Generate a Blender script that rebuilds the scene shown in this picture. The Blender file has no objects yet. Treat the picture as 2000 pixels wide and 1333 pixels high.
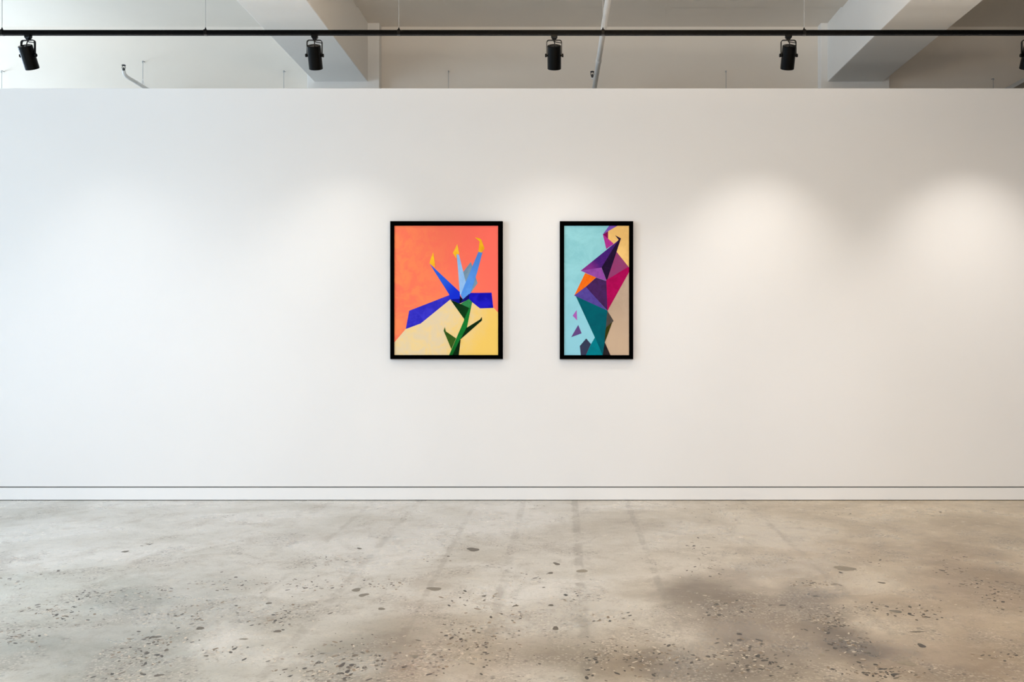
import bpy, bmesh, math, random
from mathutils import Vector, Matrix
random.seed(7)
S = bpy.context.scene
COL = S.collection

# ------------------------------------------------------------------ camera frame
F, VX, VY, EYE = 2000.0, 1100.0, 667.0, 1.296
D_WALL = 8.333                      # partition face
D_TRACK = 7.2                       # lighting track
D_BACK, D_PIL = 10.32, 10.20        # building wall behind, face of its pillars
def at(px, py, d):                  # photo pixel at depth d -> world (x, y, z)
    return Vector(((px - VX) * d / F, d, EYE + (VY - py) * d / F))
def floor_at(px, py):
    d = F * EYE / (py - VY)
    return (px - VX) * d / F, d

# ------------------------------------------------------------------ helpers
def srgb(r, g, b, k=1.0):
    def f(c):
        c /= 255.0
        return c / 12.92 if c <= 0.04045 else ((c + 0.055) / 1.055) ** 2.4
    return (min(f(r) * k, 1), min(f(g) * k, 1), min(f(b) * k, 1), 1)

def obj(name, bm, mats, parent=None, smooth=False):
    me = bpy.data.meshes.new(name)
    bm.normal_update()
    if smooth:
        for f in bm.faces: f.smooth = True
    bm.to_mesh(me); bm.free()
    if not isinstance(mats, (list, tuple)): mats = [mats]
    for m in mats: me.materials.append(m)
    o = bpy.data.objects.new(name, me)
    COL.objects.link(o)
    if parent: o.parent = parent
    return o

def thing(name, loc=(0, 0, 0)):
    o = bpy.data.objects.new(name, None)
    o.empty_display_size = 0.05
    o.location = loc
    COL.objects.link(o)
    return o

def tag(o, label, cat, group=None, kind=None):
    o['label'] = label; o['category'] = cat
    if group: o['group'] = group
    if kind: o['kind'] = kind
    return o

def struct(o, label=None, cat=None):
    o['kind'] = 'structure'
    if label: o['label'] = label
    if cat: o['category'] = cat
    return o

def box(bm, x0, x1, y0, y1, z0, z1, bevel=0.0, seg=2):
    r = bmesh.ops.create_cube(bm, size=1.0)
    vs = r['verts']
    for v in vs:
        v.co = Vector(((x0 + x1) / 2 + v.co.x * (x1 - x0), (y0 + y1) / 2 + v.co.y * (y1 - y0), (z0 + z1) / 2 + v.co.z * (z1 - z0)))
    if bevel > 0:
        es = list({e for v in vs for e in v.link_edges})
        bmesh.ops.bevel(bm, geom=es, offset=bevel, segments=seg, affect='EDGES', profile=0.5)
    return bm

def newbox(*a, **k):
    return box(bmesh.new(), *a, **k)

def lathe(bm, prof, n=40, M=None, caps=True):
    """prof: list of (r, h) along the local z axis"""
    M = M or Matrix()
    rings = []
    for r, h in prof:
        if r < 1e-6:
            rings.append([bm.verts.new(M @ Vector((0, 0, h)))])
        else:
            rings.append([bm.verts.new(M @ Vector((r * math.cos(2 * math.pi * i / n), r * math.sin(2 * math.pi * i / n), h))) for i in range(n)])
    for a, b in zip(rings, rings[1:]):
        for i in range(n):
            j = (i + 1) % n
            if len(a) == 1 and len(b) == 1: continue
            if len(a) == 1: bm.faces.new((a[0], b[j], b[i]))
            elif len(b) == 1: bm.faces.new((a[i], a[j], b[0]))
            else: bm.faces.new((a[i], a[j], b[j], b[i]))
    if caps:
        for R in (rings[0], rings[-1]):
            if len(R) > 2: bm.faces.new(R)
    bmesh.ops.recalc_face_normals(bm, faces=bm.faces[:])
    return bm

def tube(bm, pts, r, n=12):
    """round bar swept along points"""
    pts = [Vector(p) for p in pts]
    rings = []
    up = Vector((0.13, 0.31, 0.94))
    for i, p in enumerate(pts):
        t = (pts[min(i + 1, len(pts) - 1)] - pts[max(i - 1, 0)]).normalized()
        u = t.cross(up)
        if u.length < 1e-3: u = t.cross(Vector((1, 0, 0)))
        u.normalize(); w = t.cross(u)
        rr = r[i] if isinstance(r, (list, tuple)) else r
        rings.append([bm.verts.new(p + rr * (math.cos(2 * math.pi * k / n) * u + math.sin(2 * math.pi * k / n) * w)) for k in range(n)])
    for a, b in zip(rings, rings[1:]):
        for k in range(n):
            bm.faces.new((a[k], a[(k + 1) % n], b[(k + 1) % n], b[k]))
    bm.faces.new(rings[0][::-1]); bm.faces.new(rings[-1])
    bmesh.ops.recalc_face_normals(bm, faces=bm.faces[:])
    return bm

def smoothpath(pts, n=6):
    pts = [Vector(p) for p in pts]
    out = []
    for i in range(len(pts) - 1):
        p0, p1, p2, p3 = pts[max(i - 1, 0)], pts[i], pts[i + 1], pts[min(i + 2, len(pts) - 1)]
        for k in range(n):
            t = k / n
            out.append(0.5 * ((2 * p1) + (p2 - p0) * t + (2 * p0 - 5 * p1 + 4 * p2 - p3) * t * t + (3 * p1 - p0 - 3 * p2 + p3) * t ** 3))
    out.append(pts[-1])
    return out

# ------------------------------------------------------------------ materials
def mat(name, color=(0.8, 0.8, 0.8, 1), rough=0.6, metal=0.0, spec=0.5):
    m = bpy.data.materials.new(name); m.use_nodes = True
    b = m.node_tree.nodes['Principled BSDF']
    b.inputs['Base Color'].default_value = color
    b.inputs['Roughness'].default_value = rough
    b.inputs['Metallic'].default_value = metal
    b.inputs['Specular IOR Level'].default_value = spec
    return m

class G:                                     # tiny node-graph builder
    def __init__(s, m):
        s.nt = m.node_tree; s.b = s.nt.nodes['Principled BSDF']
    def n(s, t, **k):
        x = s.nt.nodes.new(t)
        for a, v in k.items(): setattr(x, a, v)
        return x
    def l(s, a, b): s.nt.links.new(a, b)
    def put(s, sock, v):
        if isinstance(v, bpy.types.NodeSocket): s.l(v, sock)
        else: sock.default_value = v
    def m(s, op, a, b=None, c=None, clamp=False):
        x = s.n('ShaderNodeMath', operation=op); x.use_clamp = clamp
        s.put(x.inputs[0], a)
        if b is not None: s.put(x.inputs[1], b)
        if c is not None: s.put(x.inputs[2], c)
        return x.outputs[0]
    def coord(s):
        return s.n('ShaderNodeTexCoord').outputs['Object']
    def mapping(s, v, scale=(1, 1, 1), loc=(0, 0, 0)):
        x = s.n('ShaderNodeMapping'); s.l(v, x.inputs[0])
        x.inputs['Scale'].default_value = scale; x.inputs['Location'].default_value = loc
        return x.outputs[0]
    def noise(s, v, scale, detail=4, rough=0.55, dist=0.0):
        x = s.n('ShaderNodeTexNoise'); s.l(v, x.inputs['Vector'])
        x.inputs['Scale'].default_value = scale; x.inputs['Detail'].default_value = detail
        x.inputs['Roughness'].default_value = rough; x.inputs['Distortion'].default_value = dist
        return x.outputs['Fac']
    def step(s, v, a, b, lo=0.0, hi=1.0):     # smooth remap
        x = s.n('ShaderNodeMapRange', interpolation_type='SMOOTHSTEP')
        s.put(x.inputs['Value'], v)
        x.inputs['From Min'].default_value = a; x.inputs['From Max'].default_value = b
        x.inputs['To Min'].default_value = lo; x.inputs['To Max'].default_value = hi
        return x.outputs[0]
    def mix(s, f, a, b, blend='MIX'):
        x = s.n('ShaderNodeMix', data_type='RGBA', blend_type=blend)
        s.put(x.inputs[0], f); s.put(x.inputs[6], a); s.put(x.inputs[7], b)
        return x.outputs[2]

def plaster(name, color, rough=0.65, amt=0.02, bump=0.03, scale=6.0):
    m = mat(name, color, rough, spec=0.3); g = G(m)
    c = g.coord()
    n1 = g.noise(c, scale * 0.15, 5, 0.6); n2 = g.noise(c, scale * 30, 3, 0.6)
    dark = tuple(x * (1 - amt * 2) for x in color[:3]) + (1,)
    g.l(g.mix(g.step(n1, 0.3, 0.7), dark, color), g.b.inputs['Base Color'])
    bp = g.n('ShaderNodeBump'); bp.inputs['Strength'].default_value = bump; bp.inputs['Distance'].default_value = 0.002
    g.l(n2, bp.inputs['Height']); g.l(bp.outputs[0], g.b.inputs['Normal'])
    return m

M_WALL = plaster('white_wall_paint', (0.84, 0.838, 0.842, 1), amt=0.008)
M_BASE = plaster('white_baseboard_paint', (0.86, 0.86, 0.865, 1), 0.5, 0.006)
M_GAP = mat('shadow_gap_backing', (0.20, 0.195, 0.19, 1), 0.8)
M_FARWALL = plaster('painted_building_wall', (0.87, 0.80, 0.71, 1), amt=0.02, bump=0.12)
M_BEAM = plaster('painted_concrete_beam', (0.90, 0.875, 0.835, 1), amt=0.015, bump=0.12)
M_CEIL = plaster('painted_concrete_ceiling', (0.84, 0.77, 0.68, 1), amt=0.02, bump=0.15)
M_SIDE = plaster('room_side_paint', (0.72, 0.71, 0.69, 1), amt=0.02)
M_WOOD = plaster('room_rear_paint', (0.42, 0.38, 0.33, 1), amt=0.03)
M_BLACK = mat('black_powder_coat', (0.0010, 0.0012, 0.0014, 1), 0.24, 0.0, 0.12)
M_BLACKTRK = mat('black_track_enamel', (0.0008, 0.0009, 0.001, 1), 0.3, 0.0, 0.06)
M_CABLE = mat('black_cable_rubber', (0.012, 0.011, 0.010, 1), 0.6)
M_WIRE = mat('steel_wire', (0.40, 0.41, 0.42, 1), 0.45, 0.6)
M_PIPE = plaster('white_pipe_paint', (0.78, 0.76, 0.73, 1), 0.4, 0.03, 0.05)
M_BRASS = mat('dark_sprinkler_metal', (0.06, 0.06, 0.065, 1), 0.45, 0.7)
M_FRAME = mat('black_picture_frame', (0.0005, 0.0005, 0.0005, 1), 0.8, 0.0, 0.01)
M_DUCT = plaster('painted_tray_metal', (0.52, 0.47, 0.41, 1), 0.5, 0.03)
M_WINFRAME = mat('window_frame_paint', (0.7, 0.7, 0.7, 1), 0.5)
M_LENS = bpy.data.materials.new('lamp_lens_glow'); M_LENS.use_nodes = True
_b = M_LENS.node_tree.nodes['Principled BSDF']
_b.inputs['Emission Color'].default_value = (1.0, 0.80, 0.58, 1); _b.inputs['Emission Strength'].default_value = 6.0
_b.inputs['Base Color'].default_value = (0.9, 0.85, 0.75, 1)

# ---- polished concrete floor with exposed aggregate
STAINS_AND_SHADE = [  # photo px of the centre, radii in metres, strength, tint (multiplied over the cement); front patches also paint in dimmer light
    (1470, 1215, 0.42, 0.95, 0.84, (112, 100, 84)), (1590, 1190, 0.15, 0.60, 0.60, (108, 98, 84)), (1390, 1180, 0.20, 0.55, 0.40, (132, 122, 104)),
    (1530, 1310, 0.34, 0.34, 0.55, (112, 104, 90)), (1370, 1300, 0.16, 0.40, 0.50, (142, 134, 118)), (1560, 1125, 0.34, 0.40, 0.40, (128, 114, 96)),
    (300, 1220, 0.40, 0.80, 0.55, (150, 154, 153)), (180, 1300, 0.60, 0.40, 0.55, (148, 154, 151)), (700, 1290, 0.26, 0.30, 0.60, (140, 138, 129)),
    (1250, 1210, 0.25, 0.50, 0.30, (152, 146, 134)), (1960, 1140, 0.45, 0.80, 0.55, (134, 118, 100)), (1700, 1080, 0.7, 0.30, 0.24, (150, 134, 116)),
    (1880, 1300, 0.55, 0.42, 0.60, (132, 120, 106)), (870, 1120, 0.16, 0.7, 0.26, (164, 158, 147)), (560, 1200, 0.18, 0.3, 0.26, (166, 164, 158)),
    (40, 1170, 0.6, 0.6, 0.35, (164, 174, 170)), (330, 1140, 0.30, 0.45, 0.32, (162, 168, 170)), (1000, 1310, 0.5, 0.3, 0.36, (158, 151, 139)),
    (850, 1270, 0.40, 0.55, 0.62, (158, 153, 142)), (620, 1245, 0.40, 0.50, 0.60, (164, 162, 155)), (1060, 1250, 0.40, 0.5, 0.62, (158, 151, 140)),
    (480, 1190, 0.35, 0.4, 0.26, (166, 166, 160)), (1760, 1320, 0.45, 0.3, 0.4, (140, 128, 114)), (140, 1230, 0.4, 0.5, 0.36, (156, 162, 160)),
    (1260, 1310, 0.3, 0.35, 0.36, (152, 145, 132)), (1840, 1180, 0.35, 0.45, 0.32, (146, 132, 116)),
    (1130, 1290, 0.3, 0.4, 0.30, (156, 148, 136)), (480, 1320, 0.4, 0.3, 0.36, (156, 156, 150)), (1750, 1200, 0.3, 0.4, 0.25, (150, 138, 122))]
CHIPS = [(924, 1074, 26, 7, 2), (1087, 1102, 13, 5, 2), (696, 1153, 22, 6, 1), (710, 1163, 20, 6, 1), (848, 1151, 26, 7, 1), (391, 1228, 19, 5, 2), (542, 1234, 19, 4, 2),
    (1085, 1228, 15, 6, 2), (310, 1320, 17, 5, 2), (668, 1300, 11, 8, 3), (679, 1312, 9, 6, 3), (687, 1300, 9, 6, 3), (693, 1281, 10, 5, 2), (685, 1318, 7, 4, 3), (1444, 1239, 8, 5, 3), (1444, 1251, 8, 4, 3), (1464, 1266, 6, 4, 3),
    (1480, 1282, 11, 5, 3), (1493, 1291, 12, 4, 3), (1504, 1296, 6, 6, 3), (1528, 1183, 12, 3, 3), (1642, 1119, 5, 4, 3), (1790, 1235, 30, 2, 2), (1772, 1297, 28, 10, 0),
    (287, 1277, 10, 4, 3), (284, 1297, 7, 6, 3), (307, 1280, 9, 4, 3), (325, 1271, 8, 4, 2), (305, 1245, 18, 4, 2), (473, 1144, 5, 4, 3), (525, 1179, 10, 4, 2), (476, 1249, 14, 3, 1), (403, 1282, 8, 3, 2),
    (745, 1190, 16, 4, 1), (1650, 1111, 44, 8, 0), (810, 1283, 14, 6, 1), (245, 1078, 11, 4, 2), (702, 1072, 10, 3, 2), (1722, 1139, 14, 3, 2), (1840, 1115, 10, 3, 2), (1750, 1195, 20, 6, 1),
    (1800, 1262, 16, 7, 3), (1745, 1319, 12, 6, 3), (1722, 1308, 10, 4, 3), (1710, 1299, 7, 4, 3), (1695, 1315, 9, 4, 2), (1383, 1283, 8, 4, 3), (1395, 1284, 5, 3, 3), (1605, 1281, 12, 6, 0), (1592, 1165, 9, 3, 3),
    (1405, 1202, 9, 4, 3), (1400, 1181, 10, 3, 3), (1449, 1196, 5, 4, 3), (1520, 1303, 7, 3, 3), (1505, 1321, 6, 4, 3), (1075, 1120, 14, 3, 2), (1137, 1116, 20, 7, 0), (1076, 1183, 13, 3, 2), (1008, 1184, 10, 3, 2)]

CLUSTERS = [  # exposed aggregate: photo px of the centre, half extents in px, number of pebbles
    (30, 1240, 40, 18, 26), (95, 1190, 60, 16, 26), (190, 1165, 60, 16, 26), (290, 1160, 50, 12, 18), (20, 1140, 25, 8, 9), (90, 1120, 50, 10, 10), (130, 1210, 60, 18, 16),
    (460, 1142, 90, 16, 30), (400, 1180, 60, 14, 22), (350, 1205, 70, 18, 26), (560, 1192, 70, 20, 26), (620, 1145, 70, 18, 26), (650, 1095, 60, 16, 22), (760, 1145, 40, 10, 16), (530, 1215, 40, 10, 10),
    (305, 1248, 60, 22, 26), (265, 1285, 60, 22, 24), (230, 1322, 40, 12, 12), (420, 1270, 60, 18, 12), (690, 1288, 100, 36, 70), (640, 1318, 70, 14, 22), (900, 1248, 70, 34, 44), (960, 1275, 50, 40, 26), (940, 1172, 70, 18, 26), (850, 1090, 30, 12, 9), (850, 1290, 40, 30, 14),
    (1025, 1130, 35, 14, 12), (1010, 1200, 40, 16, 14), (1200, 1205, 50, 18, 14), (1245, 1288, 110, 40, 84), (1355, 1068, 26, 24, 20), (1400, 1000, 60, 18, 26), (1390, 1112, 30, 22, 16), (1412, 1190, 60, 22, 52), (1450, 1270, 40, 30, 24),
    (1480, 1300, 80, 26, 40), (1590, 1140, 45, 9, 20), (1608, 1210, 45, 20, 44), (1660, 1262, 40, 26, 30), (1720, 1315, 80, 16, 40), (1640, 1215, 30, 22, 18), (1705, 1190, 60, 14, 18), (1960, 1165, 60, 22, 36), (1905, 1140, 40, 8, 16), (1960, 1282, 40, 8, 12), (1850, 1112, 50, 12, 12),
    (1850, 1002, 60, 14, 20), (1640, 998, 50, 10, 12), (1700, 1095, 60, 14, 14), (1860, 1090, 40, 12, 14), (1040, 990, 22, 6, 9), (790, 1010, 16, 10, 7), (455, 1008, 20, 4, 5), (290, 1062, 12, 4, 5), (1110, 1170, 40, 20, 10), (1800, 1200, 60, 20, 16)]

def floor_object():
    from mathutils import noise as N
    bm = bmesh.new()
    lay = bm.loops.layers.float_color.new('stain')
    x0, x1, y0, y1 = XL - .2, XR + .2, YF - .2, D_BACK + .3
    st = [(*floor_at(px, py), rx, ry, k, srgb(*c)) for px, py, rx, ry, k, c in STAINS_AND_SHADE]
    # fine where the picture sees it
    def axis(lo, hi, a, b, fine, coarse):
        v = [lo]
        while v[-1] < hi - 1e-6:
            v.append(min(hi, v[-1] + (fine if a <= v[-1] < b else coarse)))
        return v
    xs = axis(x0, x1, -5, 4.2, .05, .4); ys = axis(y0, y1, 3.4, 8.4, .05, .4)
    grid, cols = {}, {}
    for i, x in enumerate(xs):
        for j, y in enumerate(ys):
            v = bm.verts.new((x, y, 0)); grid[i, j] = v
            c = [1.0, 1.0, 1.0]
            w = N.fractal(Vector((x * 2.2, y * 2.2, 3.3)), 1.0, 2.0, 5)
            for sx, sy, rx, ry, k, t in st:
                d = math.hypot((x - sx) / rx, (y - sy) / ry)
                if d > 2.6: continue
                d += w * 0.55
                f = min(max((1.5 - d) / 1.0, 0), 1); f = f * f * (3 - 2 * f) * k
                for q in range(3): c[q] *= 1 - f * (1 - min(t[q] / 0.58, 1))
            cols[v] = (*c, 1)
    for i in range(len(xs) - 1):
        for j in range(len(ys) - 1):
            f = bm.faces.new((grid[i, j], grid[i + 1, j], grid[i + 1, j + 1], grid[i, j + 1]))
            for l in f.loops: l[lay] = cols[l.vert]
    # slab edge and underside
    zb = -0.15
    q = [bm.verts.new((x, y, zb)) for x, y in ((x0, y0), (x1, y0), (x1, y1), (x0, y1))]
    bm.faces.new(q[::-1])
    # single chips and pebbles that can be told apart, flush in the surface
    rng = random.Random(3)
    for n, (px, py, wpx, hpx, lev) in enumerate(CHIPS):
        x, y = floor_at(px, py); s_ = F / y
        rx = wpx / 2 / s_; ry = (hpx / 2) * y * y / (F * EYE)
        rx *= rng.uniform(.9, 1.1); ph = rng.uniform(0, 6); sk = rng.uniform(-.35, .35)
        vs = []
        for k in range(14):
            a = 2 * math.pi * k / 14
            r = 1 + .22 * math.sin(2 * a + ph) + .12 * math.sin(3 * a + ph * 2.1)
            vs.append(bm.verts.new((x + rx * r * math.cos(a) + sk * ry * math.sin(a) * .5, y + ry * r * math.sin(a), .0004 + n * 2e-6)))
        f = bm.faces.new(vs); f.material_index = 1 + lev
        for l in f.loops: l[lay] = (1, 1, 1, 1)
    n = 0
    for px, py, hx, hy, cnt in CLUSTERS:
        for k in range(int(cnt * 2.6)):
            u = px + rng.gauss(0, .62) * hx; v = py + rng.gauss(0, .55) * hy
            if v < 984 or v > 1345: continue
            x, y = floor_at(u, v)
            t = rng.random()
            m_i = 4 if t < .30 else 3 if t < .46 else 6 if t < .66 else 5      # dark, dark grey, tan, pale
            r0 = (.0030 + .0055 * rng.random() ** 2.2) * (1.0 if m_i != 5 else 1.1)
            rx, ry = r0, r0 * rng.uniform(1.0, 2.6)
            if m_i == 5: rx, ry = (r0 * 1.2, r0 * .7) if rng.random() < .5 else (r0 * .55, r0 * 1.9)
            rot = rng.uniform(-.9, .9); ca, sa = math.cos(rot), math.sin(rot); ph = rng.uniform(0, 6)
            vs = []
            for q in range(8):
                a = 2 * math.pi * q / 8
                r = 1 + .2 * math.sin(2 * a + ph)
                ex, ey = rx * r * math.cos(a), ry * r * math.sin(a)
                vs.append(bm.verts.new((x + ex * ca - ey * sa, y + ex * sa + ey * ca, .0002 + n * 1e-7)))
            n += 1
            f = bm.faces.new(vs); f.material_index = m_i
            for l in f.loops: l[lay] = (1, 1, 1, 1)
    return obj('floor', bm, [M_FLOOR] + M_CHIPS)

M_CHIPS = [mat('concrete_chip_pale', srgb(140, 132, 117), 0.5), mat('concrete_chip_grey', srgb(122, 117, 106), 0.5), mat('concrete_chip_dark', srgb(92, 86, 76), 0.5), mat('pebble_dark', srgb(58, 53, 47), 0.45), mat('pebble_pale', srgb(206, 197, 183), 0.45), mat('pebble_tan', srgb(128, 113, 94), 0.45)]

def floor_material():
    m = mat('polished_concrete', (0.5, 0.47, 0.42, 1), 0.4, spec=0.5); g = G(m)
    c = g.coord()
    sep = g.n('ShaderNodeSeparateXYZ'); g.l(c, sep.inputs[0]); X, Y = sep.outputs[0], sep.outputs[1]
    n1 = g.noise(c, 1.1, 6, 0.62, 0.4)
    # base tone: two cement tones mottled at several scales; both turn warmer towards the right
    warmx = g.step(g.m('ADD', X, g.m('MULTIPLY', n1, 2.0)), 0.1, 3.6)
    pale = g.mix(warmx, srgb(205, 203, 197), srgb(199, 183, 156))
    mid = g.mix(warmx, srgb(184, 182, 174), srgb(167, 152, 127))
    n2 = g.noise(g.mapping(c, (1, 0.75, 1), (4, 2, 0)), 4.2, 6, 0.72, 0.6)
    col = g.mix(g.step(n1, 0.36, 0.66), pale, mid)
    col = g.mix(g.m('MULTIPLY', g.step(n2, 0.48, 0.70), 0.46), col, srgb(146, 136, 120))
    n3 = g.noise(g.mapping(c, (1, 1, 1), (9, 1, 0)), 13.0, 5, 0.66, 0.3)
    col = g.mix(g.m('MULTIPLY', g.step(n3, 0.54, 0.72), 0.40), col, srgb(128, 119, 104))
    col = g.mix(g.m('MULTIPLY', g.step(n3, 0.46, 0.30), 0.35), col, srgb(224, 216, 202))
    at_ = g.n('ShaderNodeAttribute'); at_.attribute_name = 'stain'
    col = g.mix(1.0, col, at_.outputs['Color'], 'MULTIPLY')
    # old board lines running away from the camera, broken up
    wob = g.m('MULTIPLY', g.m('SUBTRACT', n2, 0.5), 0.06)
    Xw = g.m('ADD', X, wob)
    brk = g.m('MULTIPLY', g.step(n2, 0.40, 0.56), 0.72)
    tot = None
    for lx, w, k in [(-1.53, 0.018, 0.30), (-1.16, 0.026, 0.40), (-0.70, 0.018, 0.42), (-0.32, 0.024, 0.42), (0.095, 0.028, 0.66), (0.515, 0.022, 0.55), (1.46, 0.024, 0.42)]:
        d = g.m('ABSOLUTE', g.m('SUBTRACT', Xw, lx))
        f = g.step(d, w * 0.5, w * 1.3, k, 0)
        tot = f if tot is None else g.m('ADD', tot, f)
    col = g.mix(g.m('MULTIPLY', tot, brk), col, srgb(112, 105, 92))
    # exposed aggregate patches
    patch = g.noise(g.mapping(c, (1, 0.7, 1), (1.7, 5.3, 0)), 2.1, 5, 0.66, 0.9)
    pv = g.m('ADD', patch, g.step(Y, 4.0, 8.3, 0.075, -0.03))
    pm = g.step(pv, 0.53, 0.64)
    wn = g.n('ShaderNodeTexNoise'); g.l(c, wn.inputs['Vector']); wn.inputs['Scale'].default_value = 38; wn.inputs['Detail'].default_value = 1
    wv = g.n('ShaderNodeVectorMath', operation='MULTIPLY_ADD'); g.l(wn.outputs['Color'], wv.inputs[0]); wv.inputs[1].default_value = (.03, .03, 0); g.l(c, wv.inputs[2])
    cw = wv.outputs[0]
    def vor(scale, loc):
        v = g.n('ShaderNodeTexVoronoi', voronoi_dimensions='2D'); g.l(g.mapping(cw, (1, 1, 0), loc), v.inputs['Vector']); v.inputs['Scale'].default_value = scale
        h = g.n('ShaderNodeSeparateColor'); g.l(v.outputs['Color'], h.inputs[0])
        return v.outputs['Distance'], h.outputs[0], h.outputs[1]
    D1, R1, R2 = vor(62, (0, 0, 0))
    sm = g.step(g.m('ADD', D1, g.m('MULTIPLY', R2, 0.22)), 0.40, 0.50, 1, 0)
    stone = g.mix(g.step(R1, 0.15, 0.70), srgb(112, 102, 88), srgb(238, 229, 214))
    bed = g.mix(0.60, col, srgb(112, 102, 88))
    stone = g.mix(0.45, stone, col)
    col = g.mix(g.m('MULTIPLY', pm, 0.50), col, g.mix(g.m('MULTIPLY', sm, 0.8), bed, stone))
    # dark pebbles and small holes
    D2, P1, P2 = vor(42, (7, 3, 0))
    dk = g.step(g.m('SUBTRACT', D2, g.m('MULTIPLY_ADD', g.m('POWER', P2, 2.0), 0.30, 0.09)), -0.03, 0.03, 1, 0)
    dk = g.m('MULTIPLY', g.m('MULTIPLY', dk, g.step(P1, 0.40, 0.36, 0, 1)), g.step(pv, 0.55, 0.62))
    col = g.mix(g.m('MULTIPLY', dk, 0.70), col, srgb(64, 57, 50))
    col = g.mix(1.0, col, (1.12, 1.12, 1.13, 1), 'MULTIPLY')
    col = g.mix(g.m('MULTIPLY', g.step(g.noise(c, 70, 2, 0.7), 0.52, 0.70), 0.30), col, srgb(104, 96, 84))
    g.l(col, g.b.inputs['Base Color'])
    g.l(g.step(n1, 0.3, 0.7, 0.24, 0.36), g.b.inputs['Roughness'])
    bp = g.n('ShaderNodeBump'); bp.inputs['Strength'].default_value = 0.05; bp.inputs['Distance'].default_value = 0.004
    g.l(n3, bp.inputs['Height']); g.l(bp.outputs[0], g.b.inputs['Normal'])
    return m
M_FLOOR = floor_material()

# ------------------------------------------------------------------ setting
XL, XR, YF = -7.4, 6.6, -3.2
Z_CEIL = at(0, 45, D_PIL).z            # ceiling height
Z_TOP = EYE + (VY - 172.5) * D_WALL / F  # top of the partition
Z_BEAM = at(0, 159.5, D_PIL).z         # beam soffit

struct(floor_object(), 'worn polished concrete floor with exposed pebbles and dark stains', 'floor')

# partition: wall panel standing above a flush baseboard, with shadow gaps
zb0, zb1, zb2 = 0.005, EYE + (VY - 953.4) * D_WALL / F, EYE + (VY - 951.2) * D_WALL / F
PX0, PX1 = -5.9, 5.6
struct(obj('wall_back', newbox(PX0, PX1, D_WALL, D_WALL + .16, zb2, Z_TOP, bevel=.003), M_WALL), 'tall white freestanding gallery wall carrying the two paintings', 'wall')
struct(obj('baseboard_back', newbox(PX0, PX1, D_WALL - .001, D_WALL + .03, zb0, zb1, bevel=.0012), M_BASE), 'flush white baseboard under the gallery wall', 'baseboard')
struct(obj('trim_1', newbox(PX0 + .01, PX1 - .01, D_WALL + .014, D_WALL + .15, 0.0, zb2 + .001), M_GAP), 'dark shadow gap backing above and below the baseboard', 'trim')

# building wall and ceiling beyond
struct(obj('wall_far', newbox(XL - .2, XR + .2, D_BACK, D_BACK + .2, 0, Z_CEIL + .2), M_FARWALL), 'painted building wall seen above the gallery wall', 'wall')
struct(obj('ceiling', newbox(XL - .2, XR + .2, YF - .2, D_BACK + .2, Z_CEIL, Z_CEIL + .25), M_CEIL), 'painted concrete ceiling between the beams', 'ceiling')

def beam(n, pl0, pl1, b0, b1, lab):
    x0, x1 = at(b0, 0, D_PIL).x, at(b1, 0, D_PIL).x
    struct(obj('beam_%d' % n, newbox(x0, x1, YF, D_PIL + .02, Z_BEAM, Z_CEIL + .02, bevel=.006), M_BEAM), 'deep painted concrete beam running to the %s pillar' % lab, 'beam')
    x0, x1 = at(pl0, 0, D_PIL).x, at(pl1, 0, D_PIL).x
    struct(obj('pillar_%d' % n, newbox(x0, x1, D_PIL, D_BACK + .02, 0, Z_CEIL + .005, bevel=.006), M_BEAM), 'flat painted pillar under the %s beam end' % lab, 'pillar')
beam(1, 600, 741, 613.5, 718.5, 'left')
beam(2, 1603, 1737.5, 1616.5, 1724.5, 'right')
# shallow dropped strip of ceiling in front of the end bays
y_step = (Z_CEIL - EYE) * F / (VY - 10)
for n, (a, b) in enumerate([(741, 1603)]):
    struct(obj('trim_2', newbox(at(718.5, 0, D_PIL).x, at(1616.5, 0, D_PIL).x, YF, y_step, Z_CEIL - .018, Z_CEIL + .01), M_CEIL), 'shallow step in the ceiling between the two beams', 'trim')

# side and rear walls of the room (outside the picture), with side windows and added front fill openings
def wall_with_holes(name, x0, x1, ya, yb, z1, holes, m):
    bm = bmesh.new()
    ys = sorted({ya, yb, *[h[0] for h in holes], *[h[1] for h in holes]})
    for a, b in zip(ys, ys[1:]):
        hs = [h for h in holes if h[0] <= a + 1e-6 and h[1] >= b - 1e-6]
        if not hs: box(bm, x0, x1, a, b, 0, z1)
        else:
            h = hs[0]
            box(bm, x0, x1, a, b, 0, h[2]); box(bm, x0, x1, a, b, h[3], z1)
    return struct(obj(name, bm, m))
FILL_WIN = [(-6.2, -3.4, 0.4, 2.8), (-2.4, 0.4, 0.4, 2.8), (1.4, 4.2, 0.4, 2.8)]  # added front openings, unseen, to boost frontal and upward light
WIN = [(-2.2, 0.4, 0.7, 3.5), (1.2, 3.8, 0.7, 3.5), (4.6, 7.2, 0.7, 3.5), (8.75, 10.1, 1.6, 4.2)]
wall_with_holes('wall_left', XL - .2, XL, YF, D_BACK, Z_CEIL + .02, WIN, M_SIDE)
struct(obj('wall_right', newbox(XR, XR + .2, YF, D_BACK, 0, Z_CEIL + .02), M_WOOD))
bm = bmesh.new()
fx = [XL - .2] + [v for h in FILL_WIN for v in h[:2]] + [XR + .2]
for i_ in range(len(fx) - 1):
    if i_ % 2:
        h = FILL_WIN[i_ // 2]
        box(bm, fx[i_], fx[i_ + 1], YF - .2, YF, 0, h[2]); box(bm, fx[i_], fx[i_ + 1], YF - .2, YF, h[3], Z_CEIL + .02)
    else: box(bm, fx[i_], fx[i_ + 1], YF - .2, YF, 0, Z_CEIL + .02)
struct(obj('wall_front', bm, M_SIDE))
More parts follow.
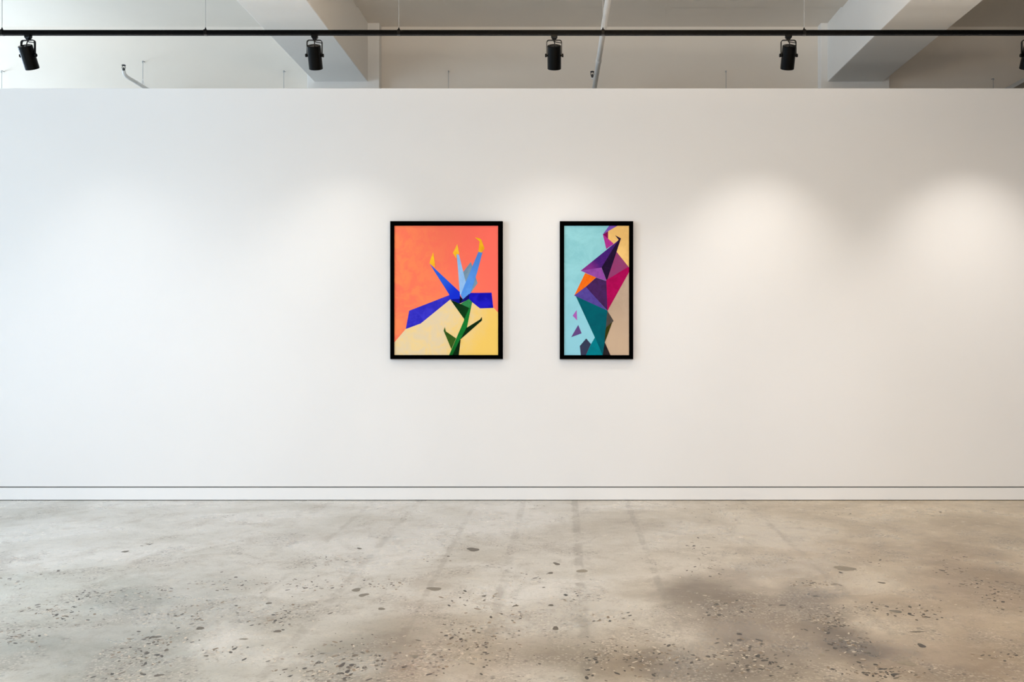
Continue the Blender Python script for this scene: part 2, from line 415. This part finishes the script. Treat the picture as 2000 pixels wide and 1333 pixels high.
for i, (a, b, z0, z1) in enumerate(FILL_WIN):
    bm = bmesh.new()
    for x in (a, (a + b) / 2 - .025, b - .05): box(bm, x, x + .05, YF - .13, YF - .07, z0, z1)
    for z in (z0, (z0 + z1) / 2 - .025, z1 - .05): box(bm, a + .05, b - .05, YF - .126, YF - .074, z, z + .05)
    struct(obj('window_%d' % (i + 5), bm, M_WINFRAME))  # frames of the added front fill openings
for i, (a, b, z0, z1) in enumerate(WIN):
    bm = bmesh.new(); x0, x1 = XL - .13, XL - .07
    for y in (a, (a + b) / 2 - .025, b - .05): box(bm, x0, x1, y, y + .05, z0, z1)
    for z in (z0, (z0 + z1) / 2 - .025, z1 - .05): box(bm, x0 + .004, x1 - .004, a + .05, b - .05, z, z + .05)
    struct(obj('window_%d' % (i + 1), bm, M_WINFRAME))

# ------------------------------------------------------------------ paintings
def paint(name, rgb, k=1.0, rgb2=None, scale=22, amt=0.5, grad=None, seed=0.0, spread=(0.38, 0.66)):
    """brushed paint: two close tones mottled by noise, optional tone change across the shape (as painted)"""
    m = mat(name, srgb(*rgb, k), 0.8, spec=0.05); g = G(m)
    c = g.mapping(g.coord(), (1, 1, 1), (seed, 0, seed * 0.7))
    n = g.noise(c, scale, 6, 0.65, 0.6)
    a = srgb(*rgb, k); b = srgb(*(rgb2 or tuple(x * 0.86 for x in rgb)), k)
    col = g.mix(g.m('MULTIPLY', g.step(n, *spread), amt * 1.6, clamp=True), a, b)
    if grad:
        (ax, az, bx, bz, rgb3) = grad
        sp = g.n('ShaderNodeSeparateXYZ'); g.l(g.coord(), sp.inputs[0])
        L2 = (bx - ax) ** 2 + (bz - az) ** 2
        t = g.m('ADD', g.m('MULTIPLY', g.m('SUBTRACT', sp.outputs[0], ax), (bx - ax) / L2), g.m('MULTIPLY', g.m('SUBTRACT', sp.outputs[2], az), (bz - az) / L2))
        t = g.m('ADD', t, g.m('MULTIPLY', g.m('SUBTRACT', n, 0.5), 0.5))
        col = g.mix(g.step(t, 0.0, 1.0), col, srgb(*rgb3, k))
    g.l(col, g.b.inputs['Base Color'])
    n2 = g.noise(g.mapping(g.coord(), (1, 1, 1.6)), 160, 3, 0.6)
    bp = g.n('ShaderNodeBump'); bp.inputs['Strength'].default_value = 0.10; bp.inputs['Distance'].default_value = 0.0015
    g.l(n2, bp.inputs['Height']); g.l(bp.outputs[0], g.b.inputs['Normal'])
    return m

PK = 1.03
def painting(crop, outer, inner, shapes, name, label):
    """crop = (x0, y0, pixels per photo pixel); outer/inner in crop pixels; shapes = [(polygon, paint settings)]"""
    cx, cy, k = crop
    yf = D_WALL - 0.044; yc = D_WALL - 0.034
    def P(u, v, d): return at(cx + u / k, cy + v / k, d)
    a, b = P(outer[0], outer[1], yf), P(outer[2], outer[3], yf)
    org = Vector(((a.x + b.x) / 2, D_WALL, b.z))
    root = tag(thing(name, org), label, 'painting', 'framed paintings on the gallery wall')
    a -= org; b -= org
    ia, ib = P(inner[0], inner[1], yf) - org, P(inner[2], inner[3], yf) - org
    # mitred frame
    bm = bmesh.new()
    y0, y1 = -0.044, -0.002
    def ring(x0, x1, z0, z1, y): return [bm.verts.new((x, y, z)) for x, z in ((x0, z0), (x1, z0), (x1, z1), (x0, z1))]
    of, ob_ = ring(a.x, b.x, b.z, a.z, y0), ring(a.x, b.x, b.z, a.z, y1)
    nf, nb = ring(ia.x, ib.x, ib.z, ia.z, y0), ring(ia.x, ib.x, ib.z, ia.z, y1)
    for i in range(4):
        j = (i + 1) % 4
        bm.faces.new((of[i], of[j], nf[j], nf[i])); bm.faces.new((ob_[j], ob_[i], nb[i], nb[j]))
        bm.faces.new((of[j], of[i], ob_[i], ob_[j])); bm.faces.new((nf[i], nf[j], nb[j], nb[i]))
    bmesh.ops.recalc_face_normals(bm, faces=bm.faces[:])
    es = [e for e in bm.edges if all(abs(v.co.y - y0) < 1e-5 for v in e.verts)]
    bmesh.ops.bevel(bm, geom=es, offset=.0015, segments=2, affect='EDGES')
    obj('frame', bm, M_FRAME, root)
    # canvas board with the painted facets on its face
    bm = bmesh.new()
    box(bm, ia.x - .004, ib.x + .004, -.034, -.003, ib.z - .004, ia.z + .004)
    mats = []
    yy = -0.034
    for i, (poly, ps) in enumerate(shapes):
        ps = dict(ps)
        if 'grad' in ps:
            (u0, v0, u1, v1, c3) = ps['grad']
            p, q = P(u0, v0, yc) - org, P(u1, v1, yc) - org
            ps['grad'] = (p.x, p.z, q.x, q.z, c3)
        m = paint('oil_paint', k=PK, seed=i * 1.37, **ps); mats.append(m)
        if poly is None: continue
        yy -= 0.00012
        vs = []
        for (u, v) in poly:
            w = P(u, v, yc) - org
            vs.append(bm.verts.new((min(max(w.x, ia.x - .002), ib.x + .002), yy, min(max(w.z, ib.z - .002), ia.z + .002))))
        f = bm.faces.new(vs)
        f.normal_update()
        if f.normal.y > 0: f.normal_flip()
        f.material_index = i
    obj('canvas', bm, mats, root)
    return root

W0 = dict
CORAL = (253, 128, 98)
flower = [
    (None, W0(rgb=(250, 122, 94), rgb2=(254, 140, 92), scale=9, amt=0.75, grad=(200, 700, 1000, 400, (248, 110, 96)))),
    ([(124, 1082), (220, 969), (340, 900), (578, 715), (660, 745), (760, 740), (825, 795), (932, 796), (972, 838), (972, 1185), (124, 1185)], W0(rgb=(228, 210, 176), rgb2=(240, 212, 144), scale=10, amt=0.5, grad=(520, 860, 880, 1080, (240, 202, 104)))),
    ([(247, 822), (573, 695), (581, 730), (340, 926), (219, 971)], W0(rgb=(44, 42, 190), rgb2=(58, 56, 206), scale=14, amt=0.5)),
    ([(735, 677), (917, 675), (931, 799), (823, 803), (757, 751), (733, 727)], W0(rgb=(16, 14, 172), rgb2=(34, 30, 205), scale=12, amt=0.5)),
    ([(685, 508), (748, 424), (766, 478), (803, 598), (745, 680), (690, 605)], W0(rgb=(106, 138, 166), rgb2=(122, 152, 180), scale=16)),
    ([(414, 440), (465, 488), (660, 671), (660, 735), (580, 729), (571, 688), (470, 530)], W0(rgb=(36, 92, 222), rgb2=(50, 108, 232), scale=14, grad=(490, 560, 610, 690, (18, 46, 212)))),
    ([(580, 729), (660, 724), (657, 764), (592, 737)], W0(rgb=(10, 14, 140), rgb2=(16, 20, 160))),
    ([(632, 361), (652, 366), (700, 560), (707, 588), (668, 692), (659, 690), (645, 500)], W0(rgb=(150, 194, 244), rgb2=(132, 182, 240), scale=16)),
    ([(810, 343), (843, 347), (800, 510), (762, 630), (742, 682), (684, 730), (665, 696), (706, 590)], W0(rgb=(78, 142, 232), rgb2=(92, 156, 238), scale=14, grad=(700, 620, 830, 360, (72, 128, 214)))),
    ([(684, 729), (735, 684), (733, 728), (660, 764), (657, 740)], W0(rgb=(18, 16, 120), rgb2=(12, 10, 84))),
    ([(659, 700), (684, 729), (656, 764)], W0(rgb=(8, 6, 48), rgb2=(4, 4, 26))),
    ([(583, 734), (660, 765), (738, 798), (695, 891)], W0(rgb=(8, 36, 16), rgb2=(12, 50, 20), grad=(600, 750, 720, 850, (10, 56, 22)))),
    ([(664, 766), (733, 726), (759, 752), (748, 802), (733, 799)], W0(rgb=(40, 124, 70), rgb2=(54, 138, 84))),
    ([(759, 752), (748, 801), (736, 798), (694, 891), (690, 908), (630, 1046), (571, 1185), (604, 1185), (663, 1058), (716, 960)], W0(rgb=(16, 110, 42), rgb2=(24, 126, 52), grad=(640, 1040, 590, 1180, (14, 96, 34)))),
    ([(661, 1052), (665, 1062), (650, 1185), (598, 1185)], W0(rgb=(8, 42, 16), rgb2=(5, 24, 10))),
    ([(838, 871), (839, 901), (663, 1056), (712, 962), (823, 893)], W0(rgb=(6, 34, 14), rgb2=(14, 44, 18))),
    ([(536, 954), (545, 990), (628, 1047), (590, 1135), (527, 985)], W0(rgb=(54, 92, 30), rgb2=(40, 74, 22))),
    ([(442, 346), (452, 410), (459, 471), (412, 437), (425, 390)], W0(rgb=(255, 202, 44), rgb2=(248, 172, 40))),
    ([(638, 280), (654, 358), (632, 363), (630, 398), (602, 352)], W0(rgb=(246, 186, 36), rgb2=(250, 206, 70))),
    ([(780, 225), (815, 231), (834, 244), (860, 316), (835, 350), (809, 340), (820, 258)], W0(rgb=(244, 184, 34), rgb2=(232, 158, 28))),
]
painting((740, 410, 4.1654), (91.5, 92.5, 1007, 1216), (124.5, 128.5, 970, 1183), flower, 'framed_painting',
         'black framed painting of a geometric blue flower on a coral and yellow ground')

shards = [
    (None, W0(rgb=(132, 196, 208), rgb2=(150, 212, 222), scale=6, amt=0.5, grad=(300, 300, 250, 1150, (142, 206, 226)))),
    ([(568, 126), (663, 126), (663, 470), (560, 350), (515, 275), (488, 240), (488, 172)], W0(rgb=(226, 184, 112), rgb2=(240, 200, 126), scale=7, amt=0.6)),
    ([(484, 820), (663, 488), (663, 1185), (508, 1185), (462, 1076), (520, 905)], W0(rgb=(184, 164, 146), rgb2=(172, 152, 134), scale=6, amt=0.5, grad=(560, 700, 560, 1150, (196, 172, 148)))),
    ([(500, 126), (570, 126), (447, 200)], W0(rgb=(116, 78, 176), rgb2=(104, 66, 160))),
    ([(448, 200), (490, 175), (490, 240), (470, 230)], W0(rgb=(128, 14, 84), rgb2=(112, 10, 74))),
    ([(447, 199), (534, 274), (530, 282), (475, 320)], W0(rgb=(168, 46, 142), rgb2=(152, 38, 130))),
    ([(550, 340), (560, 344), (662, 472), (478, 583)], W0(rgb=(134, 62, 112), rgb2=(146, 52, 104))),
    ([(267, 496), (590, 235), (572, 300), (436, 471)], W0(rgb=(62, 28, 112), rgb2=(78, 32, 124), grad=(420, 420, 330, 480, (124, 44, 134)))),
    ([(267, 496), (436, 470), (478, 579), (392, 551)], W0(rgb=(142, 74, 166), rgb2=(128, 60, 150))),
    ([(546, 207), (595, 233), (556, 350), (479, 580), (437, 470), (575, 243)], W0(rgb=(28, 14, 44), rgb2=(40, 18, 58))),
    ([(472, 579), (480, 570), (655, 464), (665, 470), (665, 504), (484, 824), (470, 700)], W0(rgb=(168, 8, 86), rgb2=(148, 6, 74))),
    ([(303, 515), (393, 550), (310, 626), (214, 699)], W0(rgb=(236, 112, 22), rgb2=(226, 92, 20))),
    ([(392, 552), (476, 580), (484, 822), (309, 627)], W0(rgb=(68, 36, 94), rgb2=(58, 30, 74))),
    ([(214, 698), (309, 626), (482, 822), (226, 704)], W0(rgb=(82, 68, 154), rgb2=(72, 54, 136))),
    ([(228, 704), (485, 821), (486, 852), (470, 985), (462, 1078), (446, 1185), (381, 1036)], W0(rgb=(0, 92, 106), rgb2=(2, 82, 98), scale=10)),
    ([(383, 1038), (446, 1185), (308, 1185), (350, 1095)], W0(rgb=(0, 124, 140), rgb2=(4, 112, 128))),
    ([(484, 821), (535, 905), (472, 964), (478, 880)], W0(rgb=(78, 74, 72), rgb2=(66, 62, 60))),
    ([(526, 910), (463, 1080), (462, 1060), (468, 985), (474, 958)], W0(rgb=(54, 54, 14), rgb2=(42, 44, 10))),
    ([(462, 1076), (510, 1185), (446, 1185)], W0(rgb=(38, 32, 36), rgb2=(28, 24, 28))),
    ([(312, 1047), (350, 1093), (308, 1185), (268, 1185), (260, 1108)], W0(rgb=(50, 60, 86), rgb2=(64, 56, 84))),
    ([(234, 816), (238, 900), (202, 862)], W0(rgb=(166, 92, 182), rgb2=(156, 80, 172))),
    ([(247, 937), (274, 1005), (190, 1036)], W0(rgb=(92, 70, 132), rgb2=(104, 70, 130))),
]
painting((1070, 410, 4.163), (96.5, 92.5, 695, 1216), (133, 128.5, 661, 1183), shards, 'framed_painting',
         'narrow black framed painting of purple and teal shards on pale blue')

# ------------------------------------------------------------------ lighting track
SC = F / D_TRACK
zt = EYE + (VY - 64.3) / SC
TH = 0.0155
HS = 0.937                                   # size of the heads
ZB = zt - TH                                # underside of the track
xa, xb = at(-420, 0, D_TRACK).x, at(2330, 0, D_TRACK).x
root = tag(thing('lighting_track', (0, D_TRACK, zt)), 'long black lighting track hung across the whole picture above the gallery wall', 'lighting track')
bm = bmesh.new()
prof = [(-.018, -TH), (-.006, -TH), (-.006, -.004), (.006, -.004), (.006, -TH), (.018, -TH), (.018, TH), (-.018, TH), (-.018, .004), (-.0165, .002), (-.0165, -.004), (-.018, -.006)]
L = [bm.verts.new((xa, y, z)) for y, z in prof]; R = [bm.verts.new((xb, y, z)) for y, z in prof]
for i in range(len(prof)):
    j = (i + 1) % len(prof); bm.faces.new((L[i], L[j], R[j], R[i]))
bm.faces.new(L); bm.faces.new(R)
bmesh.ops.recalc_face_normals(bm, faces=bm.faces[:])
obj('rail', bm, M_BLACKTRK, root)
WIRES = [4, 401.5, 779, 1177.6, 1570.5]
for px in WIRES:
    x = at(px, 0, D_TRACK).x
    bm = newbox(x - .011, x + .011, -.0195, .0195, -TH - .001, TH + .004, bevel=.002)
    obj('joint_clamp', bm, M_BLACK, root)

# suspension wires from ceiling to track
wire_labels = [
    'thin suspension wire holding the track at the left edge of the picture',
    'thin suspension wire between the far left spotlight and the spotlight before the left beam',
    'thin suspension wire just right of the left concrete beam',
    'thin suspension wire close beside the white overhead pipe',
    'thin suspension wire beside the spotlight near the right concrete beam']
for px, lab in zip(WIRES, wire_labels):
    x = at(px, 0, D_TRACK).x
    r = tag(thing('suspension_wire', (x, D_TRACK, zt + TH)), lab, 'wire', 'suspension wires of the lighting track')
    h = Z_CEIL - zt - TH
    obj('wire', tube(bmesh.new(), [(0, 0, .004), (0, 0, h)], .0021, 8), M_WIRE, r)
    obj('clip', lathe(bmesh.new(), [(.010, .0), (.010, .006), (.006, .012), (.003, .022), (0, .022)], 14), M_BLACK, r, smooth=False)

# ------------------------------------------------------------------ track spotlights
TILT = math.radians(28.7)
PIV = -0.153
def build_head():
    root = thing('track_spotlight')
    # adapter gripping the track
    bm = bmesh.new()
    lv = [(0.0, .024, .017), (-.017, .024, .017), (-.027, .018, .015), (-.033, .013, .012), (-.038, .010, .010)]
    rings = []
    for z, hx, hy in lv:
        q = []
        for sx, sy in ((-1, -1), (1, -1), (1, 1), (-1, 1)):
            cxx, cyy = sx * (hx - .004), sy * (hy - .004)
            for k in range(4):
                a = math.atan2(sy, sx) - math.pi / 4 + k * math.pi / 6
                q.append(bm.verts.new((cxx + .004 * math.cos(a), cyy + .004 * math.sin(a), z)))
        rings.append(q)
    for a, b in zip(rings, rings[1:]):
        for i in range(16): bm.faces.new((a[i], a[(i + 1) % 16], b[(i + 1) % 16], b[i]))
    bm.faces.new(rings[0]); bm.faces.new(rings[-1][::-1])
    bmesh.ops.recalc_face_normals(bm, faces=bm.faces[:])
    obj('adapter', bm, M_BLACK, root)
    # bent-strip yoke
    bm = bmesh.new()
    hw, rc, th, dp, zt_ = .0585, .020, .0055, .0095, -.0365
    path = [(-hw, PIV - .010)]
    for k in range(7):
        a = math.pi - k * math.pi / 12
        path.append((-hw + rc + rc * math.cos(a), zt_ - rc + rc * math.sin(a)))
    path += [(-x, z) for x, z in reversed(path)]
    n = len(path); rings = []
    for i, (x, z) in enumerate(path):
        a, b = path[max(i - 1, 0)], path[min(i + 1, n - 1)]
        t = Vector((b[0] - a[0], b[1] - a[1])).normalized(); nn = Vector((-t.y, t.x))
        o_, i_ = Vector((x, z)), Vector((x, z)) - nn * th
        rings.append([bm.verts.new((p.x, y, p.y)) for p, y in ((o_, -dp), (o_, dp), (i_, dp), (i_, -dp))])
    for a, b in zip(rings, rings[1:]):
        for k in range(4): bm.faces.new((a[k], a[(k + 1) % 4], b[(k + 1) % 4], b[k]))
    bm.faces.new(rings[0]); bm.faces.new(rings[-1])
    bmesh.ops.recalc_face_normals(bm, faces=bm.faces[:])
    obj('yoke', bm, M_BLACK, root)
    # cylindrical housing: back end up and towards the camera, front end down and towards the wall
    ax = Vector((0, math.sin(TILT), -math.cos(TILT)))
    Rm = Vector((0, 0, 1)).rotation_difference(ax).to_matrix().to_4x4()
    M = Matrix.Translation((0, 0, PIV)) @ Rm
    a, b, r = -.074, .100, .0515
    prof = [(0, a + .003), (r * .62, a + .003), (r * .66, a), (r * .93, a), (r, a + .004), (r, b - .002), (r - .001, b), (r - .005, b), (r - .006, b - .030), (0, b - .031)]
    hs = obj('housing', lathe(bmesh.new(), prof, 48, M, caps=False), M_BLACK, root)
    for f in hs.data.polygons: f.use_smooth = False
    ln = obj('lamp_lens', lathe(bmesh.new(), [(0, b - .027), (r - .009, b - .027), (r - .009, b - .022), (0, b - .017)], 32, M, caps=False), M_LENS, hs)
    # pivot knobs
    for s in (-1, 1):
        Mk = Matrix.Translation((s * .0515, 0, PIV)) @ Matrix.Rotation(s * math.pi / 2, 4, 'Y')
        obj('knob', lathe(bmesh.new(), [(.006, 0), (.006, .0065), (.0125, .007), (.0135, .0085), (.0135, .0155), (.0115, .0175), (0, .0175)], 20, Mk), M_BLACK, root)
    # cables
    top = M @ Vector((0, 0, a + .003))
    bm = bmesh.new()
    tube(bm, smoothpath([(-.002, 0, -.036), (-.002, -.004, -.048), (.003, -.016, -.062), (top.x + .004, top.y + .006, top.z + .001)], 6), .0042, 8)
    obj('supply_cable', bm, M_CABLE, root)
    bm = bmesh.new()
    tube(bm, smoothpath([(.003, .0, -.037), (.007, -.006, -.052), (.030, -.008, -.058), (.054, -.004, -.060)], 6), .0034, 8)
    obj('safety_cord', bm, M_CABLE, root)
    return root, M @ Vector((0, 0, b + .006)), ax

proto, lamp_p, lamp_ax = build_head()
spots = [(55, 9.0, 'black track spotlight at the far left, tilted furthest to the right'),
         (614.5, -2.0, 'black track spotlight in front of the left concrete beam'),
         (1082.5, 0.0, 'upright black track spotlight just left of the white overhead pipe'),
         (1540, 0.0, 'black track spotlight just left of the right concrete beam, tilted slightly left'),
         (2010, 0.0, 'black track spotlight cut off by the right edge of the picture')]
def dup(o, parent=None):
    c = o.copy(); COL.objects.link(c)
    if parent: c.parent = parent
    for ch in [k for k in list(o.children)]: dup(ch, c)
    return c
heads = []
for i, (px, az, lab) in enumerate(spots):
    heads.append(proto if i == 0 else dup(proto))
SPOT_W = [11, 29, 28, 51, 58]
AIM = math.radians(29)
for i, ((px, az, lab), h) in enumerate(zip(spots, heads)):
    x = at(px, 0, D_TRACK).x
    h.location = (x, D_TRACK, ZB); h.scale = (HS, HS, HS)
    h.rotation_euler = (0, 0, -math.radians(az))
    tag(h, lab, 'spotlight', 'black spotlights on the lighting track')
    ld = bpy.data.lights.new('spot_beam', 'SPOT')
    ld.energy = SPOT_W[i]; ld.color = (1.0, 0.93, 0.84)
    ld.spot_size = math.radians(74); ld.spot_blend = 1.0; ld.shadow_soft_size = .035
    lo = bpy.data.objects.new('spot_beam', ld); COL.objects.link(lo); lo['g'] = 'spot%d' % i
    Rz = Matrix.Rotation(-math.radians(az), 3, 'Z')
    lo.location = h.location + Rz @ lamp_p * HS
    aim = Rz @ Vector((0, math.sin(AIM), -math.cos(AIM)))
    lo.rotation_euler = aim.to_track_quat('-Z', 'Y').to_euler()

# ------------------------------------------------------------------ pipes and sprinklers beyond the partition
HP = EYE + 2.46
def sprinkler(name, p, label, rise=.03):
    """upright sprinkler head on a short riser, p = top of pipe"""
    r = tag(thing(name, p), label, 'sprinkler', 'upright sprinkler heads')
    obj('base_fitting', lathe(bmesh.new(), [(.010, -.004), (.010, rise), (.0125, rise), (.0125, rise + .012), (.007, rise + .016), (.004, rise + .026), (0, rise + .026)], 16), M_BRASS, r)
    bm = bmesh.new()
    for s in (-1, 1):
        tube(bm, smoothpath([(s * .010, 0, rise + .010), (s * .015, 0, rise + .024), (s * .010, 0, rise + .038), (0, 0, rise + .046)], 5), .0028, 8)
    obj('frame_arms', bm, M_BRASS, r)
    obj('deflector', lathe(bmesh.new(), [(0, rise + .043), (.016, rise + .045), (.019, rise + .041), (.019, rise + .044), (.016, rise + .049), (0, rise + .050)], 20), M_BRASS, r)
    return r

xp = lambda y: .323 + (.3035 - .323) * (y - 7.38) / (9.94 - 7.38)
pr = tag(thing('overhead_pipe', (xp(D_BACK), D_BACK, HP)), 'white painted pipe running under the ceiling between the two beams', 'pipe')
o = Vector((xp(D_BACK), D_BACK, HP))
bm = bmesh.new()
tube(bm, [Vector((xp(y), y, HP)) - o for y in (1.0, 4.0, 7.0, 8.6, D_BACK)], .0225, 24)
obj('pipe', bm, M_PIPE, pr, smooth=True)
bm = bmesh.new()
tube(bm, [Vector((xp(y), y, HP)) - o for y in (8.93, 8.94, 9.01, 9.02)], [.0235, .0262, .0262, .0235], 24)
obj('coupling', bm, M_PIPE, pr)
for y in (2.5, 5.5):
    bm = tube(bmesh.new(), [Vector((xp(y), y, HP + .02)) - o, Vector((xp(y), y, Z_CEIL)) - o], .005, 8)
    obj('hanger_rod', bm, M_WIRE, pr)
bm = tube(bmesh.new(), [Vector((xp(9.6), 9.6, HP + .008)) - o, Vector((xp(9.6) - .044, 9.6, HP + .008)) - o], .010, 12)
obj('branch_stub', bm, M_PIPE, pr, smooth=True)
sprinkler('sprinkler_head', (xp(9.6) - .034, 9.6, HP + .012), 'dark sprinkler head close beside the white overhead pipe', .012)

# short branch pipe in the left bay, ending in an upturned elbow
a = at(247.5, 150, 9.52); e = at(244, 141, 9.5)
pe = Vector((a.x + .02, D_BACK, a.z))
pr = tag(thing('branch_pipe', pe), 'short white pipe with an upturned end above the left part of the gallery wall', 'pipe')
pts = smoothpath([Vector(p) - pe for p in ((a.x + .02, D_BACK, a.z - .012), (a.x + .015, 9.95, a.z - .008), (a.x + .006, 9.66, a.z - .002), (a.x, 9.56, a.z + .0), (a.x - .012, 9.505, a.z + .018), (a.x - .015, 9.49, a.z + .05))], 6)
obj('pipe', tube(bmesh.new(), pts, .0165, 18), M_PIPE, pr, smooth=True)
for y in (9.72, 9.98):
    obj('collar', tube(bmesh.new(), [Vector((a.x + .008, y - .012, a.z - .004)) - pe, Vector((a.x + .008, y + .012, a.z - .004)) - pe], .0195, 18), M_PIPE, pr)
sprinkler('sprinkler_head', (a.x - .015, 9.49, a.z + .048), 'dark sprinkler head on the upturned pipe end at the left', .006)

# thin hanging wires on hooks in front of the building wall
hooks = [(3.5, 140, 'thin wire hanging from the building wall at the left edge of the picture'), (279, 121, 'thin wire hanging beside the short upturned pipe at the left'), (554.5, 140, 'thin wire hanging from the building wall just left of the left beam'),
         (876, 140, 'thin wire hanging from the building wall between the left beam and the white pipe'), (1418, 140, 'thin wire hanging from the building wall between the white pipe and the right beam'), (1940, 155, 'thin dark wire hanging from the building wall right of the right beam')]
for px, py, lab in hooks:
    dd = D_BACK - .045
    p = at(px, py, dd)
    r = tag(thing('hanging_wire', p), lab, 'wire', 'thin wires hanging on the building wall')
    bm = tube(bmesh.new(), [(0, .002, 0), (0, .0, -.05), (0, 0, -.62)], .0024, 8)
    obj('wire', bm, M_WIRE, r)
    bm = tube(bmesh.new(), smoothpath([(0, .045, .012), (0, .02, .010), (0, -.006, .006), (0, -.008, -.006), (0, .004, -.008)], 5), .0045, 8)
    obj('hook', bm, M_WIRE, r)
    if px == 279:
        for s in (-1, 1):
            obj('clamp_leg', tube(bmesh.new(), [(0, -.002, -.175), (s * .018, -.004, -.225), (s * .020, -.004, -.262)], .003, 8), M_PIPE, r)

# cable tray crossing the top right corner
tx = at(1979, 172, 10.02).x; tz = at(0, 172, 10.02).z
r = tag(thing('cable_tray', (tx + .2, D_BACK, tz)), 'flat overhead cable tray at the far right just above the gallery wall', 'cable tray')
bm = bmesh.new(); box(bm, -.2, .2, 6.0 - D_BACK, 0, 0, .006)
box(bm, -.2, -.194, 6.0 - D_BACK, 0, .006, .042); box(bm, .194, .2, 6.0 - D_BACK, 0, .006, .042)
obj('tray', bm, M_DUCT, r)
for s in (-.17, .17):
    obj('hanger_rod', tube(bmesh.new(), [(s, 6.8 - D_BACK, .006), (s, 6.8 - D_BACK, Z_CEIL - tz)], .004, 8), M_WIRE, r)

# ------------------------------------------------------------------ light
def area(name, loc, size, power, color, direction, spread=180):
    ld = bpy.data.lights.new(name, 'AREA'); ld.shape = 'RECTANGLE'
    ld.size, ld.size_y = size; ld.energy = power; ld.color = color; ld.spread = math.radians(spread)
    lo = bpy.data.objects.new(name, ld); COL.objects.link(lo); lo.location = loc
    lo.rotation_euler = Vector(direction).to_track_quat('-Z', 'Z').to_euler()
    return lo
LIGHTS = {                                   # group: (watts, colour)
 'win0': (1, (.60, .81, 1)), 'win1': (232, (.65, .83, 1)), 'win2': (70, (.65, .83, 1)), 'win3': (222, (.62, .80, 1)),
 'fwin0': (5, (.90, .95, 1)), 'fwin1': (40, (.95, .97, 1)), 'fwin2': (36, (.98, .97, 1)),
 'fl0': (58, (.85, .92, 1)), 'fl1': (40, (1, .91, .80)), 'fl2': (60, (1, .88, .73)), 'up1': (205, (1, .83, .64)),
 'ws0': (690, (.92, .945, 1)), 'ws1': (590, (.95, .96, 1)), 'ws2': (525, (.98, .955, .94)),
}
def lit(k): return LIGHTS.get(k, (0, (1, 1, 1)))
for i, (a_, b_, z0, z1) in enumerate(WIN):
    p, c_ = lit('win%d' % i)
    area('window_daylight', (XL - .06, (a_ + b_) / 2, (z0 + z1) / 2), (b_ - a_, z1 - z0), p, c_, (1, 0, 0))['g'] = 'win%d' % i
for i, (a_, b_, z0, z1) in enumerate(FILL_WIN):
    p, c_ = lit('fwin%d' % i)
    area('window_daylight', ((a_ + b_) / 2, YF - .06, (z0 + z1) / 2), (b_ - a_, z1 - z0), p, c_, (0, 1, 0))['g'] = 'fwin%d' % i  # added fill through the front openings, not a known window
# added fill panels near the floor, unseen, lifting the beam undersides
for i, x in ((0, -3.2), (1, 0.3), (2, 3.4)):
    p, c_ = lit('fl%d' % i); area('floor_uplight', (x, 1.2, 0.2), (1.6, .9), p, c_, (0, 0.1, 1))['g'] = 'fl%d' % i
for i, x in enumerate((-3.2, 0.4, 3.6)):  # added fill spots behind the camera, unseen, brightening the lower wall
    p, c_ = lit('ws%d' % i)
    ld = bpy.data.lights.new('rear_track_spot', 'SPOT'); ld.energy = p; ld.color = c_
    ld.spot_size = math.radians(30); ld.spot_blend = 1.0; ld.shadow_soft_size = .12
    lo = bpy.data.objects.new('rear_track_spot', ld); COL.objects.link(lo); lo['g'] = 'ws%d' % i
    lo.location = (x, -1.0, 3.0); lo.rotation_euler = (Vector((x, D_WALL, 0.45)) - lo.location).to_track_quat('-Z', 'Y').to_euler()
p, c_ = lit('up1'); area('pendant_uplight', (0.4, 3.2, 3.15), (1.5, .15), p, c_, (0, 0, 1))['g'] = 'up1'  # added upward fill for the dim centre ceiling and far wall

w = bpy.data.worlds.new('World'); S.world = w; w.use_nodes = True
w.node_tree.nodes['Background'].inputs[0].default_value = (0.75, 0.87, 1.0, 1)
w.node_tree.nodes['Background'].inputs[1].default_value = 0.15

# ------------------------------------------------------------------ camera
cd = bpy.data.cameras.new('Camera'); co = bpy.data.objects.new('Camera', cd); COL.objects.link(co)
cd.sensor_width = 36; cd.sensor_fit = 'HORIZONTAL'; cd.lens = 36 * F / 2000
co.location = (0, 0, EYE); co.rotation_euler = (math.pi / 2, 0, 0)
cd.shift_x = -(VX - 1000) / 2000; cd.shift_y = (VY - 666.5) / 2000
cd.clip_end = 100
S.camera = co
S.view_settings.view_transform = 'Standard'; S.view_settings.look = 'None'
S.view_settings.exposure = 0.0; S.view_settings.gamma = 1.0
S.cycles.use_denoising = True
S.cycles.use_adaptive_sampling = True; S.cycles.adaptive_threshold = 0.04; S.cycles.adaptive_min_samples = 16
S.cycles.max_bounces = 6; S.cycles.diffuse_bounces = 4; S.cycles.glossy_bounces = 3
S.cycles.sample_clamp_indirect = 4.0
